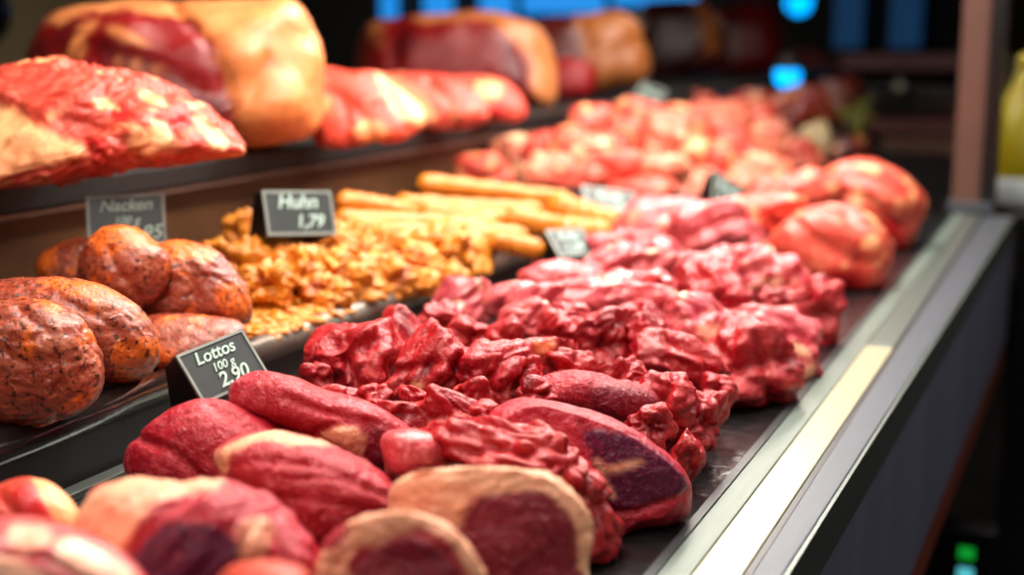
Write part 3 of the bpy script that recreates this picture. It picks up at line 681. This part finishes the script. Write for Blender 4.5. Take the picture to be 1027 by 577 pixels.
steak('beef_steak', 'smooth steak with dark end behind the purple-faced one', [(526, 400), (540, 384), (575, 374), (612, 379), (645, 388), (660, 405), (645, 425), (615, 425), (575, 412), (545, 408)], .06, T=.035,
      dark=[[(592, 392), (612, 386), (650, 388), (668, 410), (645, 432), (605, 424), (594, 408)]], groove=[([(598, 380), (594, 400), (604, 424)], 3, 4)], wave=3, sub=5)
steak('beef_steak', 'fat-rimmed steak with purple cut face, nearest to the rail', [(390, 489), (402, 476), (430, 469), (470, 464), (515, 465), (550, 478), (577, 500), (594, 529), (594, 564), (590, 614), (545, 654), (450, 659), (405, 624), (392, 544)], .045, T=.042, box_=.61, flat=.4, wr=.001, ws=80, wave=7,
      fat=[[(380, 474), (430, 459), (520, 459), (560, 474), (600, 524), (602, 604), (584, 594), (578, 549), (564, 516), (535, 492), (500, 492), (474, 509), (456, 536), (440, 549), (380, 524)]],
      dark=[[(446, 544), (466, 514), (498, 490), (535, 486), (564, 508), (580, 549), (586, 604), (540, 644), (445, 644)]], groove=[([(395, 504), (440, 509), (460, 524)], 3, 4)], bump=[(430, 490, 22, 4)])
steak('beef_steak', 'fat-topped steak at the bottom centre edge', [(314, 596), (322, 551), (336, 532), (362, 517), (400, 513), (440, 521), (463, 541), (482, 571), (492, 616), (470, 656), (340, 656)], .06, T=.04, center=(400, 586), box_=.62, flat=.45, wr=.001, ws=80, wave=8,
      fat=[[(310, 606), (325, 561), (342, 554), (352, 534), (362, 514), (400, 510), (445, 520), (470, 546), (492, 596), (476, 596), (455, 556), (430, 536), (405, 534), (380, 542), (360, 558), (352, 581), (335, 606)]],
      dark=[[(352, 591), (362, 562), (385, 546), (410, 538), (432, 546), (452, 568), (462, 606), (440, 646), (360, 646)]], groove=[([(348, 591), (362, 558), (395, 537), (425, 539), (455, 566), (468, 606)], 2, 4), ([(345, 536), (352, 551), (340, 566)], 4, 4)])
steak('beef_steak', 'steak with broad orange fat left and purple flesh, bottom left', [(78, 535), (88, 508), (100, 492), (135, 484), (180, 486), (228, 487), (262, 502), (290, 523), (312, 548), (320, 585), (300, 620), (200, 650), (120, 640), (85, 600)], .06, T=.055, center=(195, 560), wr=.0012, mat='purple', wave=8,
      fat=[[(70, 540), (85, 500), (130, 480), (205, 482), (225, 490), (180, 500), (158, 515), (142, 540), (124, 565), (108, 590), (80, 600)], [(243, 530), (258, 519), (272, 526), (274, 550), (262, 575), (240, 590), (234, 560)]],
      dark=[[(128, 575), (148, 542), (172, 527), (215, 530), (236, 545), (238, 570), (220, 620), (140, 620)]], groove=[([(120, 575), (142, 542), (165, 515), (200, 500)], 5, 4), ([(238, 590), (242, 545), (258, 522)], 5, 3), ([(270, 525), (280, 555), (282, 590)], 5, 4)], bump=[(210, 508, 18, 6), (295, 560, 16, 6)])
steak('beef_piece', 'red piece with cream fat side at the left edge of bed', [(-40, 500), (0, 486), (36, 485), (60, 499), (75, 516), (80, 545), (70, 575), (20, 590), (-40, 580)], .05, T=.04, mat='fatty', sub=5,
      fat=[[(36, 484), (60, 496), (82, 520), (82, 575), (62, 560), (56, 530), (42, 505)]], dark=[[(12, 495), (34, 492), (50, 520), (55, 545), (36, 545), (22, 520)]], groove=[([(36, 488), (50, 515), (58, 550)], 4, 4), ([(0, 500), (25, 530), (40, 550)], 4, 5)])
steak('fatty_cut', 'pale fatty cut filling the bottom left corner', [(-40, 545), (0, 528), (40, 526), (85, 538), (118, 558), (142, 580), (160, 620), (120, 660), (0, 670), (-40, 640)], .075, T=.05, mat='pinkbeef', center=(50, 590),
      fat=[[(10, 532), (45, 528), (52, 545), (30, 552), (10, 545)], [(60, 545), (100, 552), (140, 580), (150, 620), (110, 600), (70, 570)], [(-40, 560), (10, 560), (60, 590), (40, 620), (-40, 610)]], groove=[([(0, 555), (45, 560), (90, 585)], 5, 4)], fatnoise=.3)
steak('beef_piece', 'sliver of orange-pink meat at the bottom edge between steaks', [(215, 600), (225, 575), (250, 565), (285, 566), (310, 580), (325, 620), (270, 640), (220, 630)], .085, T=.03, mat='fatty', sub=5, fatnoise=.1)

# ---- diced and crumpled beef heap (cx, cy, w, h, rot, material, cuts, label)
ch = [
 (353, 370, 74, 66, -10, 'beef', 5, 'big squared beef cube at the left of the heap'),
 (316, 379, 34, 28, 0, 'beef', 2, 'small red piece in front of the worn tray rim'),
 (394, 346, 62, 58, -15, 'beef', 4, 'beef cube behind and right of the big squared one'),
 (395, 416, 52, 28, 0, 'beef', 3, 'low dark red piece under the big squared cube'),
 (452, 414, 62, 36, 0, 'beef', 1, 'curled ring-shaped beef piece above the rounded red one'),
 (430, 374, 84, 62, -25, 'beef', 1, 'large folded beef piece with a small fat blob'),
 (490, 380, 46, 54, 10, 'beef', 1, 'dark folded piece between the large folded one and hollow one'),
 (512, 378, 54, 44, 0, 'beef', 2, 'dark hollow-looking beef piece at the heap centre'),
 (462, 306, 52, 42, 0, 'pinkbeef', 2, 'shiny pink piece at the left top of the heap'),
 (475, 339, 42, 36, 0, 'beef', 2, 'small piece below the shiny pink one'),
 (505, 344, 36, 36, 0, 'beef', 2, None), (442, 325, 40, 32, 0, 'beef', 3, 'small red cube beside the tray rim below the shiny one'),
 (537, 308, 50, 40, 0, 'pinkbeef', 2, 'pale cube right of the shiny pink piece'),
 (541, 362, 58, 50, 0, 'beef', 2, 'piece with orange fat blob in the heap centre'),
 (505, 275, 62, 36, 15, 'beef', 2, 'red piece touching the yellow curled strip'),
 (560, 335, 44, 40, 0, 'beef', 3, None), (522, 325, 40, 36, 0, 'pinkbeef', 2, None),
 (568, 279, 68, 24, 5, 'pinkbeef', 0, 'flat pale slice behind the heap left of centre'),
 (622, 272, 86, 34, 0, 'pinkbeef', 1, 'striped pink slice below the nearer small tag'),
 (610, 300, 112, 34, 0, 'pinkbeef', 0, 'long smooth pink strip across the heap'),
 (604, 343, 52, 62, 0, 'beef', 2, 'tall dark red folded piece in the heap'),
 (648, 342, 42, 54, 0, 'beef', 2, 'upright crumpled piece right of the tall dark one'),
 (575, 372, 50, 34, 0, 'beef', 2, None),
 (714, 293, 78, 46, 0, 'beef', 1, 'folded dark pink piece right of the long strip'),
 (697, 326, 56, 48, 0, 'pinkbeef', 1, 'matt pale pink lump in the right half of the heap'),
 (735, 335, 44, 34, 0, 'pinkbeef', 2, None), (682, 366, 84, 44, 10, 'beef', 1, 'wide crumpled red piece above the loose right ones'),
 (668, 412, 56, 58, 0, 'beef', 1, 'bright crumpled piece beside the smooth dark-ended steak'),
 (700, 424, 50, 50, 0, 'beef', 2, 'rightmost bright red crumpled piece, near the rail'),
 (688, 458, 24, 44, 10, 'beef', 1, 'thin red strip hanging down beside the purple-faced steak'),
 (757, 370, 76, 78, 0, 'beef', 1, 'big lump with dark underside beside the rail'),
 (792, 350, 50, 54, 0, 'steak', 1, 'purplish lump right of the big dark-bottomed one'),
 (762, 322, 62, 26, 0, 'pinkbeef', 1, 'pale flat piece above the big dark-bottomed lump'),
 (815, 314, 54, 58, 0, 'beef', 2, 'red lump nearest the rail halfway down the counter'),
 (770, 283, 58, 48, 0, 'pinkbeef', 1, 'folded pink piece in front of the orange-pink lump'),
 (742, 305, 40, 30, 20, 'beef', 1, None), (785, 305, 40, 30, 0, 'beef', 1, None),
 (670, 232, 94, 46, 0, 'pinkbeef', 0, 'soft draped pink piece below the blue-black tag'),
 (722, 236, 80, 54, 0, 'pinkbeef', 0, 'smooth rose piece right of the soft draped one'),
 (632, 250, 76, 26, 0, 'pinkbeef', 0, 'flat pink piece right of the nearer small tag'),
 (735, 262, 70, 28, 0, 'pinkbeef', 1, None), (680, 268, 60, 28, 0, 'pinkbeef', 1, None), (565, 262, 50, 18, 0, 'pinkbeef', 0, None), (655, 290, 44, 28, 0, 'pinkbeef', 1, None),
 (640, 398, 44, 30, 0, 'beef', 2, None), (718, 395, 36, 34, 0, 'beef', 2, None),
 (470, 398, 36, 30, 0, 'beef', 2, None), (420, 402, 30, 24, 0, 'beef', 2, None), (540, 395, 44, 24, 0, 'beef', 2, None),
 (505, 305, 36, 28, 0, 'pinkbeef', 2, None), (575, 318, 40, 26, 0, 'pinkbeef', 2, None), (640, 315, 36, 24, 0, 'beef', 2, None), (480, 418, 36, 24, 0, 'beef', 2, None),
 (335, 400, 42, 22, 10, 'beef', 2, None), (652, 432, 44, 34, 0, 'beef', 2, None), (630, 380, 44, 28, 0, 'beef', 2, None), (373, 398, 30, 24, 0, 'beef', 3, None)]
FB = {(430, 374): [(417, 392, 8, 12)], (541, 362): [(546, 355, 16, 12)], (394, 346): [(388, 352, 12, 10)], (462, 306): [(456, 308, 14, 8)]}
for i, (a, b, w, h, r, mt, cu, lb) in enumerate(ch):
    fat = [ell(fx, fy, fw*1.5, fh*1.5) for fx, fy, fw, fh in FB.get((a, b), [])]
    bp_ = [(fx, fy, fw, 5) for fx, fy, fw, fh in FB.get((a, b), [])]
    chunk('beef_chunk', lb or 'small raw beef scrap filling a gap in the red heap', A, mt, a, b, w, h, r, 'bed', group=None if lb else 'small beef scraps between the bigger chunks', cuts=cu+2 if mt == 'beef' else cu, seed=i+50,
          grooves=3 if mt == 'beef' else 2, k=1.2 if mt == 'beef' else .8, fat=fat, bump=bp_, fatnoise=0 if mt == 'beef' else .05, darknoise=.12 if mt == 'beef' else 0)

# ---- orange-pink lumps at the far end of the bed
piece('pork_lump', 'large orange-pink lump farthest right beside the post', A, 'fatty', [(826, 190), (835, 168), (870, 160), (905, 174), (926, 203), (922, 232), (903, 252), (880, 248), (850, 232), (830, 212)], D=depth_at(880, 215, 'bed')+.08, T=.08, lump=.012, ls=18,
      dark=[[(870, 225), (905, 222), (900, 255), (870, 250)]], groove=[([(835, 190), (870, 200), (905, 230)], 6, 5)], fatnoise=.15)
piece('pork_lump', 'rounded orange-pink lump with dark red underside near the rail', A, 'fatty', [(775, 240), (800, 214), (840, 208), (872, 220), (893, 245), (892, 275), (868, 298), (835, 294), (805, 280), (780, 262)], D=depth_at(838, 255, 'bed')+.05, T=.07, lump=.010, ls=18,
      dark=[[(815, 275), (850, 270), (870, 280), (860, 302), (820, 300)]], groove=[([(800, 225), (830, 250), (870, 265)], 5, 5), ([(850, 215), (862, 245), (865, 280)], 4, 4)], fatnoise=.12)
for i, (a, b, w, h, lb) in enumerate([(800, 195, 80, 36, 'pale pink strip just left of the large orange-pink lump'), (772, 215, 60, 36, 'pink piece directly right of the blue-black tag'), (845, 200, 50, 30, 'coral piece on top between the two orange-pink lumps')]):
    chunk('pork_piece', lb, A, 'fatty', a, b, w, h, 0, 'bed', cuts=0, seed=400+i, fatnoise=.15)
# ---- pale heap on the far tray
pl = [(484, 176, 44, 34, 'fatty'), (508, 165, 60, 38, 'poultry'), (548, 172, 48, 34, 'poultry'), (545, 150, 36, 28, 'fatty'), (572, 148, 44, 36, 'fatty'), (596, 132, 50, 36, 'fatty'), (622, 142, 50, 44, 'fatty'),
      (642, 124, 50, 36, 'fatty'), (664, 140, 46, 44, 'poultry'), (692, 108, 44, 32, 'fatty'), (684, 130, 50, 40, 'fatty'), (716, 124, 48, 46, 'poultry'), (748, 122, 54, 36, 'fatty'), (735, 154, 62, 44, 'fatty'),
      (702, 162, 60, 40, 'fatty'), (652, 172, 66, 34, 'poultry'), (610, 170, 62, 34, 'fatty'), (690, 188, 76, 30, 'poultry'), (774, 148, 50, 48, 'poultry'), (578, 180, 50, 26, 'fatty'), (642, 192, 64, 26, 'fatty'), (765, 182, 56, 44, 'poultry'), (588, 158, 40, 30, 'poultry'), (742, 188, 40, 44, 'poultry'), (800, 165, 44, 40, 'fatty'), (756, 104, 46, 22, 'joint'), (790, 112, 44, 28, 'joint'), (812, 106, 44, 34, 'joint'), (838, 104, 50, 40, 'brownjoint'), (815, 158, 40, 44, 'creammeat'), (848, 160, 36, 34, 'brownjoint')]
lbs = {0: 'reddish piece at the near left foot of the pale heap', 1: 'cream-coloured piece just above the topmost yellow roll', 2: 'pale piece below the blurred tag left of the heap', 9: 'orange-pink piece at the very top of the pale heap', 12: 'coral piece at upper right of the pale heap', 17: 'long cream piece left of the blue-black tag', 18: 'cream piece at the right side of the pale heap', 23: 'whitish-pink piece right behind the blue-black tag', 25: 'dim red piece behind the top right of the pale heap', 26: 'dim brown-red piece nearest the round blue lamp', 27: 'dim red joint just right of the round blue lamp', 28: 'dim brown joint left of the leafy garnish', 29: 'cream-coloured lump at the right foot of the pale heap', 30: 'small brown lump under the leafy garnish'}
for i, (a, b, w, h, mt) in enumerate(pl):
    chunk('pork_piece', lbs.get(i, 'soft pink and orange piece inside the far pale heap'), A, mt, a, b, w, h, 0, 'tier', group=None if i in lbs else 'pieces of the far pale meat heap', cuts=0, seed=300+i, lump=.014, ls=16, fatnoise=.22, k=.8)

# ================================================================== LIGHT
def area(name, loc, sx, sy, power, col, rot=(0, 0, 0)):
    l = bpy.data.lights.new(name, 'AREA'); l.shape = 'RECTANGLE'; l.size = sx; l.size_y = sy; l.energy = power; l.color = col
    o = bpy.data.objects.new(name, l); C.objects.link(o); o.location = loc; o.rotation_euler = rot; return o
WARM = (1, .90, .80)
area('case_light', (-.55, 1.5, 1.74), .09, 2.7, 31, WARM, (math.radians(-5), math.radians(-3), 0))
area('shelf_light', (-1.0, 2.8, 1.85), .12, 4.5, 12, (1, .86, .72), (0, math.radians(-14), 0))
area('wall_fill', (-5, 5.5, 2.8), .8, .8, 60, (1, .85, .65))  # added fill to brighten the olive wall
area('hall_fill', (-.1, 2.8, 2.6), .5, .5, 34, (1, .95, .9), (math.radians(-18), 0, 0))  # added overhead fill on the customer side
area('panel_fill', (.7, 1.6, 2.0), .3, 1.6, 9, (1, .95, .9), (0, math.radians(40), 0))  # added side light that brightens the slate front panel
area('front_fill', (-.25, -.5, 2.3), .7, .7, 6, (1, .92, .84), (math.radians(28), 0, 0))  # added soft fill from behind the camera for the front cuts
for i, (x, y, z, p) in enumerate([(-.42, 1.25, 2.15, 17), (-.62, 2.1, 2.2, 20), (-.95, 1.75, 2.3, 14)]):  # small hard lights added for sharp glints on the meat
    l = bpy.data.lights.new('glint_spot', 'SPOT'); l.energy = p*2.2; l.shadow_soft_size = .018; l.spot_size = math.radians(95); l.spot_blend = .6; l.color = (1, .93, .84)
    o = bpy.data.objects.new('glint_spot', l); C.objects.link(o); o.location = (x, y, z)
W = bpy.data.worlds.new('World'); sc.world = W; W.use_nodes = True
W.node_tree.nodes['Background'].inputs[0].default_value = (.6, .55, .5, 1); W.node_tree.nodes['Background'].inputs[1].default_value = .03

# ================================================================== CAMERA
cd = bpy.data.cameras.new('camera'); co = bpy.data.objects.new('camera', cd); C.objects.link(co); sc.camera = co
co.location = tuple(CAM); co.matrix_world = Matrix.Translation(Vector(CAM)) @ Matrix((tuple(RT), tuple(UP), tuple(-FW))).transposed().to_4x4()
cd.sensor_width = 36; cd.lens = F*36/1027; cd.clip_start = .02; cd.clip_end = 60
cd.dof.use_dof = True; cd.dof.focus_distance = 1.06; cd.dof.aperture_fstop = 2.7
sc.view_settings.view_transform = 'Standard'; sc.view_settings.look = 'None'; sc.view_settings.gamma = 1; sc.view_settings.use_curve_mapping = False
sc.view_settings.exposure = 0
sc.cycles.use_denoising = True; sc.cycles.max_bounces = 6
